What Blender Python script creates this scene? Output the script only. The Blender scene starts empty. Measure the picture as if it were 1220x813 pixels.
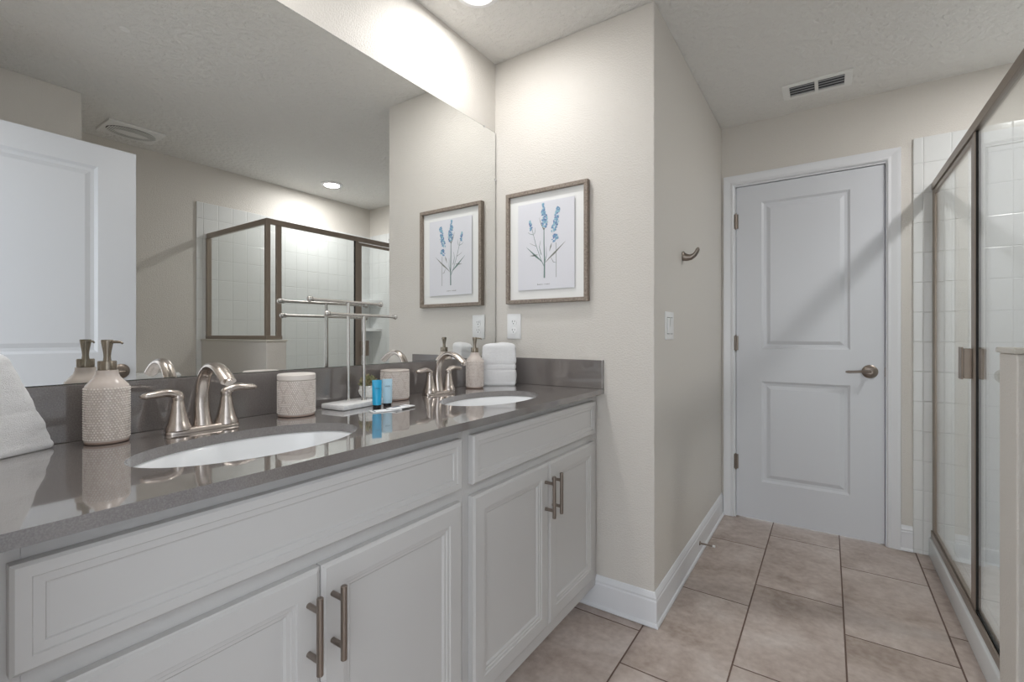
import bpy, bmesh, math, random
from mathutils import Vector, Matrix, noise
PI = math.pi
random.seed(7)
sc = bpy.context.scene
col = sc.collection

# ------------------------------------------------------------ camera, world, light, exposure
cam_d = bpy.data.cameras.new('camera')
cam_d.sensor_width = 36
cam_d.lens = 554.76 / 1220 * 36
cam_d.shift_y = -7.45 / 1220
cam_d.clip_start = 0.01
cam = bpy.data.objects.new('camera', cam_d)
cam.location = (0, 0, 1.124)
cam.rotation_euler = (PI / 2, 0, 0.5965)
col.objects.link(cam)
sc.camera = cam
WORLD_STRENGTH = 2.6
CAN_POWER = 4.5
SHOWER_POWER = 11.0
sc.view_settings.view_transform = 'Standard'
sc.view_settings.look = 'None'
sc.view_settings.exposure = 0.05
sc.view_settings.gamma = 1.0
sc.view_settings.use_curve_mapping = False
w = bpy.data.worlds.new('world')
w.use_nodes = True
w.node_tree.nodes['Background'].inputs[0].default_value = (0.90, 0.95, 1.0, 1)
w.node_tree.nodes['Background'].inputs[1].default_value = WORLD_STRENGTH
sc.world = w
sc.cycles.caustics_reflective = True
sc.cycles.caustics_refractive = True
sc.cycles.max_bounces = 14
sc.cycles.diffuse_bounces = 8
sc.cycles.glossy_bounces = 8
sc.cycles.transparent_max_bounces = 16
sc.cycles.blur_glossy = 0.3
sc.cycles.sample_clamp_indirect = 6.0
sc.cycles.use_denoising = True

# ------------------------------------------------------------ dimensions (metres, camera stands at x=0 y=0)
MX, AY, SX, DY, RX, CZ = -1.314, 1.793, -0.554, 3.158, 1.305, 2.414
EY = 0.03            # inner face of the entry wall
NX, NY = 0.68, 0.767  # block beside the entry door
CT = 0.902           # counter top

# ------------------------------------------------------------ materials
def lin(c):
    return tuple(((v / 255) / 12.92 if v / 255 <= 0.04045 else ((v / 255 + 0.055) / 1.055) ** 2.4) for v in c) + (1,)

MATS = {}
def mat(name, rgb, rough=0.5, metal=0.0, spec=0.5, coat=0.0, sheen=0.0, aniso=0.0):
    m = bpy.data.materials.new(name)
    m.use_nodes = True
    b = m.node_tree.nodes['Principled BSDF']
    b.inputs['Base Color'].default_value = lin(rgb)
    b.inputs['Roughness'].default_value = rough
    b.inputs['Metallic'].default_value = metal
    b.inputs['Specular IOR Level'].default_value = spec
    b.inputs['Coat Weight'].default_value = coat
    b.inputs['Sheen Weight'].default_value = sheen
    b.inputs['Anisotropic'].default_value = aniso
    MATS[name] = m
    return m

def N(m, t, **kw):
    n = m.node_tree.nodes.new(t)
    for k, v in kw.items():
        setattr(n, k, v)
    return n
def L(m, a, b):
    m.node_tree.links.new(a, b)
def coords(m, scale=(1, 1, 1)):
    tc = N(m, 'ShaderNodeTexCoord')
    mp = N(m, 'ShaderNodeMapping')
    mp.inputs['Scale'].default_value = scale
    L(m, tc.outputs['Object'], mp.inputs[0])
    return mp.outputs[0]
def bsdf(m):
    return m.node_tree.nodes['Principled BSDF']
def bump(m, height, strength=0.3, dist=0.002, prev=None):
    b = N(m, 'ShaderNodeBump')
    b.inputs['Strength'].default_value = strength
    b.inputs['Distance'].default_value = dist
    L(m, height, b.inputs['Height'])
    if prev is not None:
        L(m, prev, b.inputs['Normal'])
    L(m, b.outputs[0], bsdf(m).inputs['Normal'])
    return b.outputs[0]
def noise_tex(m, scale, detail=3, rough=0.5, vec=None):
    n = N(m, 'ShaderNodeTexNoise')
    n.inputs['Scale'].default_value = scale
    n.inputs['Detail'].default_value = detail
    n.inputs['Roughness'].default_value = rough
    L(m, vec if vec is not None else coords(m), n.inputs['Vector'])
    return n
def math_n(m, op, a, b=None, c=None):
    n = N(m, 'ShaderNodeMath', operation=op)
    for i, v in enumerate((a, b, c)):
        if v is None: continue
        if isinstance(v, (int, float)): n.inputs[i].default_value = v
        else: L(m, v, n.inputs[i])
    return n.outputs[0]
def mixcol(m, fac, a, b):
    n = N(m, 'ShaderNodeMix', data_type='RGBA')
    if isinstance(fac, (int, float)): n.inputs[0].default_value = fac
    else: L(m, fac, n.inputs[0])
    for i, v in ((6, a), (7, b)):
        if isinstance(v, tuple): n.inputs[i].default_value = v
        else: L(m, v, n.inputs[i])
    return n.outputs[2]
def ramp(m, fac, stops):
    r = N(m, 'ShaderNodeValToRGB')
    e = r.color_ramp.elements
    while len(e) < len(stops): e.new(0.5)
    for el, (p, c) in zip(e, stops):
        el.position = p; el.color = c if len(c) == 4 else c + (1,)
    L(m, fac, r.inputs[0])
    return r.outputs[0]

def paint(name, rgb, tex_scale, strength, dist, rough=0.6, spec=0.35):
    m = mat(name, rgb, rough, spec=spec)
    n = noise_tex(m, tex_scale, 4, 0.55)
    h = ramp(m, n.outputs[0], [(0.38, (0, 0, 0)), (0.62, (1, 1, 1))])
    bump(m, h, strength, dist)
    return m
M_WALL = paint('wall_paint', (215, 211, 205), 165, 0.4, 0.002, 0.42, 0.5)
M_CEIL = paint('ceiling_paint', (230, 229, 226), 38, 0.8, 0.005, 0.8)
M_TRIM = mat('trim_paint', (226, 228, 232), 0.3)
M_DOOR = mat('door_paint', (216, 219, 225), 0.32)
M_CAB = mat('cabinet_paint', (195, 194, 193), 0.38)
M_JAMBGAP = mat('shadow_gap', (90, 88, 86), 0.8)

# floor tile: long tiles in columns with a third offset
def floor_tile():
    m = mat('floor_tile', (170, 155, 145), 0.42)
    tc = N(m, 'ShaderNodeTexCoord')
    sx = N(m, 'ShaderNodeSeparateXYZ'); L(m, tc.outputs['Object'], sx.inputs[0])
    X, Y = sx.outputs[0], sx.outputs[1]
    W_, H_ = 0.3215, 0.6175
    u = math_n(m, 'DIVIDE', math_n(m, 'ADD', X, 0.592 + W_ * 10), W_)
    cu = math_n(m, 'FLOOR', u)
    par = math_n(m, 'MODULO', cu, 2.0)
    off = math_n(m, 'MULTIPLY', par, 0.205)
    v = math_n(m, 'DIVIDE', math_n(m, 'ADD', math_n(m, 'ADD', Y, -1.528 + H_ * 10), math_n(m, 'MULTIPLY', math_n(m, 'SUBTRACT', par, 0.0), -0.205)), H_)
    cv = math_n(m, 'FLOOR', v)
    fu = math_n(m, 'MULTIPLY', math_n(m, 'FRACT', u), W_)
    fv = math_n(m, 'MULTIPLY', math_n(m, 'FRACT', v), H_)
    du = math_n(m, 'MINIMUM', fu, math_n(m, 'SUBTRACT', W_, fu))
    dv = math_n(m, 'MINIMUM', fv, math_n(m, 'SUBTRACT', H_, fv))
    d = math_n(m, 'MINIMUM', du, dv)
    grout = math_n(m, 'LESS_THAN', d, 0.0026)
    comb = N(m, 'ShaderNodeCombineXYZ'); L(m, cu, comb.inputs[0]); L(m, cv, comb.inputs[1])
    wn = N(m, 'ShaderNodeTexWhiteNoise'); wn.noise_dimensions = '3D'; L(m, comb.outputs[0], wn.inputs[0])
    addv = N(m, 'ShaderNodeVectorMath', operation='MULTIPLY_ADD')
    L(m, wn.outputs['Color'], addv.inputs[0]); addv.inputs[1].default_value = (7, 7, 7); L(m, tc.outputs['Object'], addv.inputs[2])
    n1 = N(m, 'ShaderNodeTexNoise'); n1.inputs['Scale'].default_value = 3.2; n1.inputs['Detail'].default_value = 7; n1.inputs['Roughness'].default_value = 0.62; n1.inputs['Distortion'].default_value = 0.55
    L(m, addv.outputs[0], n1.inputs[0])
    n2 = N(m, 'ShaderNodeTexNoise'); n2.inputs['Scale'].default_value = 38; n2.inputs['Detail'].default_value = 4
    L(m, addv.outputs[0], n2.inputs[0])
    c1 = ramp(m, n1.outputs[0], [(0.30, lin((142, 125, 113))), (0.44, lin((176, 160, 151))), (0.56, lin((196, 182, 175))), (0.70, lin((214, 204, 199)))])
    c2 = mixcol(m, 0.26, c1, ramp(m, n2.outputs[0], [(0.3, lin((120, 104, 92))), (0.7, lin((205, 196, 188)))]))
    c3 = mixcol(m, grout, c2, lin((112, 92, 83)))
    L(m, c3, bsdf(m).inputs['Base Color'])
    L(m, math_n(m, 'MULTIPLY_ADD', grout, 0.4, 0.42), bsdf(m).inputs['Roughness'])
    hd = math_n(m, 'MINIMUM', d, 0.004)
    p = bump(m, hd, 0.7, 1.0)
    bump(m, n2.outputs[0], 0.12, 0.002, p)
    return m
M_FLOOR = floor_tile()

def wall_tile(name, horiz, x0, z0, tw, th):
    m = mat(name, (226, 228, 228), 0.12)
    tc = N(m, 'ShaderNodeTexCoord')
    sx = N(m, 'ShaderNodeSeparateXYZ'); L(m, tc.outputs['Object'], sx.inputs[0])
    H = sx.outputs[0] if horiz == 'x' else sx.outputs[1]
    fu = math_n(m, 'MULTIPLY', math_n(m, 'FRACT', math_n(m, 'DIVIDE', math_n(m, 'ADD', H, -x0 + tw * 20), tw)), tw)
    fv = math_n(m, 'MULTIPLY', math_n(m, 'FRACT', math_n(m, 'DIVIDE', math_n(m, 'ADD', sx.outputs[2], -z0 + th * 20), th)), th)
    du = math_n(m, 'MINIMUM', fu, math_n(m, 'SUBTRACT', tw, fu))
    dv = math_n(m, 'MINIMUM', fv, math_n(m, 'SUBTRACT', th, fv))
    d = math_n(m, 'MINIMUM', du, dv)
    g = math_n(m, 'LESS_THAN', d, 0.0014)
    L(m, mixcol(m, g, lin((224, 226, 226)), lin((210, 212, 212))), bsdf(m).inputs['Base Color'])
    bump(m, math_n(m, 'MINIMUM', d, 0.004), 0.5, 0.8)
    return m
M_TILEB = wall_tile('shower_tile_x', 'x', 0.402, 0.02, 0.1065, 0.1525)
M_TILER = wall_tile('shower_tile_y', 'y', 1.60, 0.02, 0.1065, 0.1525)
M_PAN = mat('shower_pan_acrylic', (222, 226, 228), 0.22)
M_CAP = mat('pony_cap_stone', (206, 202, 193), 0.3)

def quartz():
    m = mat('grey_quartz', (126, 122, 119), 0.07, spec=1.0, coat=1.0)
    bsdf(m).inputs['Coat Roughness'].default_value = 0.03
    n = noise_tex(m, 420, 2, 0.6)
    c = ramp(m, n.outputs[0], [(0.32, lin((108, 103, 101))), (0.5, lin((119, 114, 112))), (0.68, lin((132, 127, 125)))])
    n2 = noise_tex(m, 9, 3)
    L(m, mixcol(m, 0.14, c, ramp(m, n2.outputs[0], [(0.35, lin((92, 86, 84))), (0.65, lin((146, 140, 136)))])), bsdf(m).inputs['Base Color'])
    return m
M_QUARTZ = quartz()
M_PORC = mat('white_porcelain', (238, 240, 242), 0.1)
def brushed(name, rgb, rough, stretch=(200, 200, 8)):
    m = mat(name, rgb, rough, metal=0.55 if 'shower' in name else 1.0)
    n = noise_tex(m, 4, 3, vec=coords(m, stretch))
    bump(m, n.outputs[0], 0.06, 0.001)
    return m
M_NICKEL = brushed('brushed_nickel', (198, 189, 182), 0.27)
M_NICKEL_D = brushed('satin_nickel_pull', (148, 138, 130), 0.34)
M_STEEL = brushed('satin_steel', (200, 198, 194), 0.26)
M_BRONZE = brushed('brown_shower_frame', (152, 140, 129), 0.33)
M_BRONZE_P = brushed('bronze_pump', (150, 141, 128), 0.26)
M_GASKET = mat('black_gasket', (18, 16, 15), 0.6)
M_CHROME = mat('chrome', (225, 225, 228), 0.08, metal=1.0)

def mirror_mat():
    m = mat('mirror_silver', (238, 239, 238), 0.0, metal=1.0)
    return m
M_MIRROR = mirror_mat()
M_MIRROR_EDGE = mat('mirror_edge', (60, 70, 66), 0.2)

def glass_mat():
    m = bpy.data.materials.new('shower_glass')
    m.use_nodes = True
    nt = m.node_tree
    nt.nodes.remove(nt.nodes['Principled BSDF'])
    out = nt.nodes['Material Output']
    lw = N(m, 'ShaderNodeLayerWeight'); lw.inputs[0].default_value = 0.5
    fac = math_n(m, 'MULTIPLY_ADD', math_n(m, 'POWER', lw.outputs['Facing'], 5.0), 0.96, 0.025)
    tr = N(m, 'ShaderNodeBsdfTransparent'); tr.inputs[0].default_value = (0.975, 0.985, 0.98, 1)
    gl = N(m, 'ShaderNodeBsdfGlossy'); gl.inputs['Roughness'].default_value = 0.0; gl.inputs[0].default_value = (1, 1, 1, 1)
    mx = N(m, 'ShaderNodeMixShader')
    L(m, fac, mx.inputs[0]); L(m, tr.outputs[0], mx.inputs[1]); L(m, gl.outputs[0], mx.inputs[2])
    L(m, mx.outputs[0], out.inputs[0])
    return m
M_GLASS = glass_mat()

M_CERAMIC = mat('beige_ceramic', (207, 196, 189), 0.25)
M_BEAD = mat('bead_glaze', (232, 224, 218), 0.3)
M_CLAY = mat('unglazed_clay', (172, 150, 138), 0.75)
def towel_mat():
    m = mat('white_terry', (240, 241, 243), 0.95, sheen=0.5, spec=0.1)
    n = noise_tex(m, 700, 2)
    p = bump(m, n.outputs[0], 0.7, 0.0022)
    n2 = noise_tex(m, 60, 3)
    bump(m, n2.outputs[0], 0.35, 0.004, p)
    return m
M_TOWEL = towel_mat()
def marble():
    m = mat('white_marble', (236, 236, 236), 0.2)
    n = noise_tex(m, 14, 8, 0.7)
    n.inputs['Distortion'].default_value = 1.4
    L(m, ramp(m, n.outputs[0], [(0.40, lin((238, 238, 238))), (0.5, lin((226, 226, 227))), (0.56, lin((238, 238, 238)))]), bsdf(m).inputs['Base Color'])
    return m
M_MARBLE = marble()
M_POT = mat('white_pot', (238, 237, 233), 0.4)
M_SOIL = mat('soil', (70, 56, 44), 0.95)
def leaf_mat():
    m = mat('succulent_leaf', (130, 134, 98), 0.55)
    n = noise_tex(m, 60, 3)
    L(m, ramp(m, n.outputs[0], [(0.35, lin((112, 118, 78))), (0.5, lin((150, 146, 108))), (0.66, lin((186, 158, 130)))]), bsdf(m).inputs['Base Color'])
    return m
M_LEAF = leaf_mat()
M_BLUE = mat('bright_blue_tube', (38, 168, 216), 0.3)
M_PALE = mat('pale_blue_tube', (182, 214, 230), 0.35)
M_BLACK = mat('black_plastic', (24, 24, 27), 0.35)
M_INK = mat('dark_ink', (40, 60, 84), 0.6)
M_CARD = mat('white_card', (240, 242, 244), 0.5)
def wood():
    m = mat('weathered_wood', (134, 122, 111), 0.6)
    n = noise_tex(m, 3, 6, 0.6, vec=coords(m, (60, 60, 60)))
    n.inputs['Distortion'].default_value = 0.5
    L(m, ramp(m, n.outputs[0], [(0.3, lin((104, 92, 82))), (0.5, lin((140, 128, 117))), (0.7, lin((164, 154, 144)))]), bsdf(m).inputs['Base Color'])
    bump(m, n.outputs[0], 0.3, 0.002)
    return m
M_WOOD = wood()
M_MATB = mat('mat_board', (236, 237, 236), 0.8)
M_PAPER = mat('print_paper', (222, 223, 230), 0.8)
M_PETAL = mat('petal_blue', (120, 158, 190), 0.8)
M_PETAL2 = mat('petal_violet', (110, 130, 176), 0.8)
M_PETAL3 = mat('petal_teal', (150, 190, 205), 0.8)
M_STEM = mat('stem_green', (112, 136, 132), 0.8)
M_STEM2 = mat('leaf_grey', (132, 136, 130), 0.8)
M_PLATE = mat('white_plate', (236, 237, 238), 0.35)
M_SLOT = mat('dark_slot', (40, 40, 42), 0.6)
M_VENTDARK = mat('vent_dark', (58, 60, 64), 0.7)
M_VENT = mat('vent_white', (236, 236, 234), 0.5)
M_LOUVRE = mat('louvre_grey', (170, 172, 176), 0.5)
M_CARPET = paint('hall_carpet', (176, 166, 152), 400, 0.8, 0.006, 0.95)
def emit(name, rgb, s):
    m = bpy.data.materials.new(name); m.use_nodes = True
    b = m.node_tree.nodes['Principled BSDF']
    b.inputs['Base Color'].default_value = (0.9, 0.9, 0.9, 1)
    b.inputs['Emission Color'].default_value = rgb + (1,)
    b.inputs['Emission Strength'].default_value = s
    return m
M_LENS = emit('lamp_lens', (1.0, 0.97, 0.92), 9.0)

# ------------------------------------------------------------ mesh helpers
class MB:
    def __init__(s):
        s.bm = bmesh.new()
    def _merge(s, b, mtx=None, mi=0):
        if mtx is not None: bmesh.ops.transform(b, matrix=mtx, verts=b.verts)
        for f in b.faces: f.material_index = mi
        me = bpy.data.meshes.new('tmp'); b.to_mesh(me); b.free()
        s.bm.from_mesh(me); bpy.data.meshes.remove(me)
        return s
    def box(s, x0, x1, y0, y1, z0, z1, bev=0.0, seg=2, mtx=None, mi=0):
        b = bmesh.new()
        bmesh.ops.create_cube(b, size=1)
        bmesh.ops.scale(b, vec=(x1 - x0, y1 - y0, z1 - z0), verts=b.verts)
        bmesh.ops.translate(b, vec=((x0 + x1) / 2, (y0 + y1) / 2, (z0 + z1) / 2), verts=b.verts)
        if bev: bmesh.ops.bevel(b, geom=b.edges[:], offset=bev, segments=seg, affect='EDGES', profile=0.5)
        return s._merge(b, mtx, mi)
    def cyl(s, p0, p1, r0, r1=None, n=24, mi=0, bev=0.0):
        r1 = r0 if r1 is None else r1
        p0, p1 = Vector(p0), Vector(p1); d = p1 - p0
        if bev:
            h = d.length
            return s.lathe([(0, 0), (r0 - bev, 0), (r0, bev), (r1, h - bev), (r1 - bev, h), (0, h)], n, mtx=Matrix.Translation(p0) @ d.to_track_quat('Z', 'Y').to_matrix().to_4x4(), mi=mi)
        b = bmesh.new()
        bmesh.ops.create_cone(b, cap_ends=True, segments=n, radius1=r0, radius2=r1, depth=d.length)
        m = Matrix.Translation((p0 + p1) / 2) @ d.to_track_quat('Z', 'Y').to_matrix().to_4x4()
        return s._merge(b, m, mi)
    def sphere(s, c, r, sc_=(1, 1, 1), seg=20, rings=12, mi=0, mtx=None):
        b = bmesh.new()
        bmesh.ops.create_uvsphere(b, u_segments=seg, v_segments=rings, radius=r)
        m = Matrix.Translation(c) @ Matrix.Diagonal((*sc_, 1))
        if mtx is not None: m = mtx @ m
        return s._merge(b, m, mi)
    def lathe(s, prof, n=40, mtx=None, mi=0, sx=1.0, sy=1.0):
        b = bmesh.new(); rings = []
        for r, z in prof:
            if r < 1e-6: rings.append([b.verts.new((0, 0, z))])
            else: rings.append([b.verts.new((r * math.cos(2 * PI * k / n) * sx, r * math.sin(2 * PI * k / n) * sy, z)) for k in range(n)])
        for a, c in zip(rings, rings[1:]):
            for k in range(n):
                k2 = (k + 1) % n
                if len(a) == 1 and len(c) == 1: continue
                if len(a) == 1: b.faces.new((a[0], c[k2], c[k]))
                elif len(c) == 1: b.faces.new((a[k], a[k2], c[0]))
                else: b.faces.new((a[k], a[k2], c[k2], c[k]))
        bmesh.ops.recalc_face_normals(b, faces=b.faces)
        return s._merge(b, mtx, mi)
    def loft(s, rings, cap=True, mi=0, mtx=None, closed=True):
        b = bmesh.new(); R = [[b.verts.new(p) for p in r] for r in rings]
        n = len(R[0])
        for a, c in zip(R, R[1:]):
            for k in range(n if closed else n - 1):
                k2 = (k + 1) % n
                b.faces.new((a[k], a[k2], c[k2], c[k]))
        if cap:
            b.faces.new(list(reversed(R[0]))); b.faces.new(R[-1])
        bmesh.ops.recalc_face_normals(b, faces=b.faces)
        return s._merge(b, mtx, mi)
    def tube(s, pts, rad, n=14, mi=0, wide=None, up=(0, 1, 0)):
        # swept tube along pts; rad number or list; wide = half width along `up`
        pts = [Vector(p) for p in pts]; m = len(pts); up = Vector(up)
        rad = [rad] * m if isinstance(rad, (int, float)) else rad
        wide = rad if wide is None else ([wide] * m if isinstance(wide, (int, float)) else wide)
        rings = []
        for i, p in enumerate(pts):
            t = (pts[min(i + 1, m - 1)] - pts[max(i - 1, 0)]).normalized()
            a = (up - t * up.dot(t))
            a = a.normalized() if a.length > 1e-4 else t.orthogonal().normalized()
            c = t.cross(a)
            rings.append([p + a * (wide[i] * math.cos(2 * PI * k / n)) + c * (rad[i] * math.sin(2 * PI * k / n)) for k in range(n)])
        return s.loft(rings, mi=mi)
    def prism(s, poly, z0, z1, mi=0, mtx=None):
        return s.loft([[(x, y, z0) for x, y in poly], [(x, y, z1) for x, y in poly]], mi=mi, mtx=mtx)

def obj(name, mb, mats, parent=None, smooth=False, loc=None):
    me = bpy.data.meshes.new(name)
    bm = mb.bm if isinstance(mb, MB) else mb
    bmesh.ops.recalc_face_normals(bm, faces=bm.faces)
    bm.to_mesh(me); bm.free()
    for m in (mats if isinstance(mats, (list, tuple)) else [mats]): me.materials.append(m)
    if smooth:
        me.polygons.foreach_set('use_smooth', [True] * len(me.polygons))
        if smooth != 'all':
            me.set_sharp_from_angle(angle=math.radians(38))
    o = bpy.data.objects.new(name, me)
    col.objects.link(o)
    if parent is not None: o.parent = parent
    if loc is not None: o.location = loc
    return o
def tag(o, label, cat, group=None):
    o['label'] = label; o['category'] = cat
    if group: o['group'] = group
    return o
def thing(name, label, cat, loc=(0, 0, 0), rz=0.0, group=None):
    o = bpy.data.objects.new(name, None)
    o.empty_display_size = 0.05
    col.objects.link(o); o.location = loc; o.rotation_euler = (0, 0, rz)
    return tag(o, label, cat, group)
def struct(name, mb, m, smooth=False):
    o = obj(name, mb, m, smooth=smooth); o['kind'] = 'structure'; return o
def copy_tree(o, parent=None):
    c = o.copy(); col.objects.link(c)
    if parent is not None: c.parent = parent
    for ch in [x for x in bpy.data.objects if x.parent == o]:
        copy_tree(ch, c)
    return c

def rect_profile(bm, w, h, prof, back=None, origin=(0, 0)):
    """nested rectangles in local XY (x right, y up), z towards the viewer. prof = [(inset, depth)...]; closes the centre."""
    loops = []
    ox, oy = origin
    if back is not None: prof = [(0.0, back)] + prof
    for ins, d in prof:
        loops.append([bm.verts.new((ox + ins, oy + ins, d)), bm.verts.new((ox + w - ins, oy + ins, d)),
                      bm.verts.new((ox + w - ins, oy + h - ins, d)), bm.verts.new((ox + ins, oy + h - ins, d))])
    for a, b in zip(loops, loops[1:]):
        for k in range(4):
            bm.faces.new((a[k], a[(k + 1) % 4], b[(k + 1) % 4], b[k]))
    bm.faces.new(loops[-1])
    if back is not None: bm.faces.new(list(reversed(loops[0])))

def panel_front(name, w, h, prof, back, m, parent, mtx):
    b = bmesh.new(); rect_profile(b, w, h, prof, back)
    mb = MB(); mb._merge(b, mtx)
    return obj(name, mb, m, parent)

def sweep(path, prof, closed_path=False):
    """extrude profile (offset to the right of travel, z) along 2D path with mitred corners."""
    P = [Vector(p) for p in path]; rings = []
    for i, p in enumerate(P):
        d1 = (p - P[i - 1]).normalized() if i > 0 else None
        d2 = (P[i + 1] - p).normalized() if i < len(P) - 1 else None
        if d1 is None: d1 = d2
        if d2 is None: d2 = d1
        n1 = Vector((d1.y, -d1.x)); n2 = Vector((d2.y, -d2.x))
        mv = (n1 + n2); mv = mv / max(mv.dot(n1), 1e-6)
        rings.append([(p.x + mv.x * o, p.y + mv.y * o, z) for o, z in prof])
    mb = MB(); mb.loft(rings); return mb

# ============================================================ THE ROOM
T = 0.12
struct('floor', MB().box(MX - T, RX + T, -0.09, DY + T, -0.05, 0), M_FLOOR)
struct('floor_hall', MB().box(-2.2, 2.2, -2.6, -0.09, -0.05, 0), M_CARPET)
struct('ceiling', MB().box(MX - T, RX + T, -0.09, DY + T, CZ, CZ + 0.05), M_CEIL)
struct('wall_left', MB().box(MX - T, MX, -0.09, AY, 0, CZ), M_WALL)
struct('wall_partition', MB().box(MX - T, SX, AY, DY + T, 0, CZ, bev=0.004), M_WALL)
DX0, DX1, DH = -0.4705, 0.2484, 2.032   # closed door leaf
mb = MB().box(SX, DX0 - 0.018, DY, DY + T, 0, CZ).box(DX1 + 0.018, RX + T, DY, DY + T, 0, CZ).box(DX0 - 0.018, DX1 + 0.018, DY, DY + T, DH + 0.02, CZ)
struct('wall_back', mb, M_WALL)
struct('wall_right', MB().box(RX, RX + T, NY, DY, 0, CZ), M_WALL)
struct('wall_alcove', MB().box(NX, RX + T, -0.09, NY, 0, CZ, bev=0.004), M_WALL)
OX0, OX1 = -0.53, 0.312                  # entry opening
struct('wall_entry', MB().box(MX, OX0, EY - 0.12, EY, 0, CZ).box(OX1, NX, EY - 0.12, EY, 0, CZ).box(OX0, OX1, EY - 0.12, EY, 2.06, CZ), M_WALL)

# baseboards with a small ogee top and a shoe moulding
BP = [(0, 0.002), (0.019, 0.002), (0.019, 0.008), (0.0165, 0.014), (0.012, 0.018), (0.012, 0.098), (0.009, 0.104), (0.0105, 0.112), (0.007, 0.122), (0.003, 0.130), (0, 0.132)]
struct('baseboard_partition', sweep([(-0.87, AY), (SX, AY), (SX, DY)], BP), M_TRIM)
struct('baseboard_back', sweep([(0.3125, DY), (0.362, DY)], BP), M_TRIM)
struct('baseboard_alcove', sweep([(RX, 1.552), (RX, NY), (NX, NY), (NX, EY), (OX1 + 0.062, EY)], BP), M_TRIM)

# casings
def casing(name, x0, x1, zt, y, sgn, wid=0.058):
    prof = [(0, 0), (0, 0.008), (0.006, 0.013), (0.018, 0.011), (0.044, 0.016), (0.056, 0.017), (wid, 0.012), (wid, 0)]
    # path: up left side, across, down right; profile offset outward from opening
    P = [Vector((x0, 0.001)), Vector((x0, zt)), Vector((x1, zt)), Vector((x1, 0.001))]
    N_ = [Vector((-1, 0)), Vector((-1, 1)), Vector((1, 1)), Vector((1, 0))]
    rings = [[(p.x + n.x * o, y + sgn * d, p.y + n.y * o) for o, d in prof] for p, n in zip(P, N_)]
    mb = MB(); mb.loft(rings)
    return mb
struct('trim_1', casing('c', DX0 - 0.012, DX1 + 0.008, DH + 0.014, DY, -1), M_TRIM)
struct('trim_2', casing('c', OX0 + 0.005, OX1 - 0.005, 2.055, EY, 1), M_TRIM)
# door jamb linings
jb = MB().box(DX0 - 0.018, DX0 - 0.0025, DY + 0.0, DY + T, 0, DH + 0.004).box(DX1 + 0.0035, DX1 + 0.018, DY, DY + T, 0, DH + 0.004).box(DX0 - 0.018, DX1 + 0.018, DY, DY + T, DH + 0.004, DH + 0.02)
jb.box(DX0 - 0.0025, DX0 + 0.010, DY + 0.045, DY + 0.058, 0, DH + 0.004).box(DX1 - 0.010, DX1 + 0.0035, DY + 0.045, DY + 0.058, 0, DH + 0.004).box(DX0, DX1, DY + 0.045, DY + 0.058, DH - 0.01, DH + 0.004)
struct('trim_3', jb, M_TRIM)
jb = MB().box(OX0, OX0 + 0.018, EY - 0.12, EY, 0, 2.06).box(OX1 - 0.018, OX1, EY - 0.12, EY, 0, 2.06).box(OX0 + .018, OX1 - .018, EY - 0.12, EY, 2.042, 2.06)
struct('trim_4', jb, M_TRIM)

# --- two-panel moulded doors
def door_leaf(w, h, t):
    b = bmesh.new()
    ml, mr = 0.138, 0.148
    pans = [(0.229, 0.607), (1.032, 0.886)]       # z start, height
    xs0, xs1 = ml, w - mr
    prof = [(0, 0), (0.004, -0.003), (0.012, -0.009), (0.026, -0.010), (0.044, -0.003), (0.046, -0.002)]
    for side in (1, -1):
        f = bmesh.new()
        def quad(x0, x1, y0, y1):
            f.faces.new([f.verts.new(p) for p in ((x0, y0, 0), (x1, y0, 0), (x1, y1, 0), (x0, y1, 0))])
        quad(0, xs0, 0, h); quad(xs1, w, 0, h)
        z = 0
        for z0, hh in pans:
            quad(xs0, xs1, z, z0); z = z0 + hh
            rect_profile(f, xs1 - xs0, hh, prof, origin=(xs0, z0))
        quad(xs0, xs1, z, h)
        # local x,y,z -> leaf x, z(up), depth
        for v in f.verts:
            x, y, zz = v.co
            v.co = (x, (-zz) if side == 1 else (t + zz), y)
        me = bpy.data.meshes.new('t'); f.to_mesh(me); f.free(); b.from_mesh(me); bpy.data.meshes.remove(me)
    for poly in (((0, 0, 0), (0, t, 0), (0, t, h), (0, 0, h)), ((w, 0, 0), (w, 0, h), (w, t, h), (w, t, 0)),
                 ((0, 0, h), (0, t, h), (w, t, h), (w, 0, h)), ((0, 0, 0), (w, 0, 0), (w, t, 0), (0, t, 0))):
        b.faces.new([b.verts.new(p) for p in poly])
    bmesh.ops.remove_doubles(b, verts=b.verts, dist=1e-5)
    mb = MB(); mb.bm.free(); mb.bm = b
    return mb
def lever(parent, x, z, y, sgn, dirx):
    """rose on the face y, lever pointing along dirx; sgn = which way the face looks (local y)"""
    Q = Matrix.Translation((x, y, z)) @ Matrix.Rotation(PI / 2 * sgn * -1, 4, 'X') if False else None
    mb = MB()
    mb.cyl((x, y, z), (x, y + sgn * 0.006, z), 0.036, 0.036, n=36)
    mb.cyl((x, y + sgn * 0.006, z), (x, y + sgn * 0.014, z), 0.036, 0.024, n=36)
    r = obj('rose', mb, M_NICKEL_D, parent, smooth=True)
    mb = MB().cyl((x, y + sgn * 0.012, z), (x, y + sgn * 0.052, z), 0.0105, n=20)
    pts = [(x + dirx * s, y + sgn * (0.050 - 0.004 * math.sin(s * 22)), z + 0.003 * math.cos(s * 30)) for s in [-0.004 + 0.112 * k / 10 for k in range(11)]]
    mb.tube(pts, [0.0085, 0.010, 0.010, 0.0095, 0.009, 0.0085, 0.0082, 0.008, 0.0078, 0.007, 0.004], n=12, wide=[0.007] * 10 + [0.004], up=(0, 0, 1))
    obj('door_handle', mb, M_NICKEL_D, parent, smooth=True)
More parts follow.
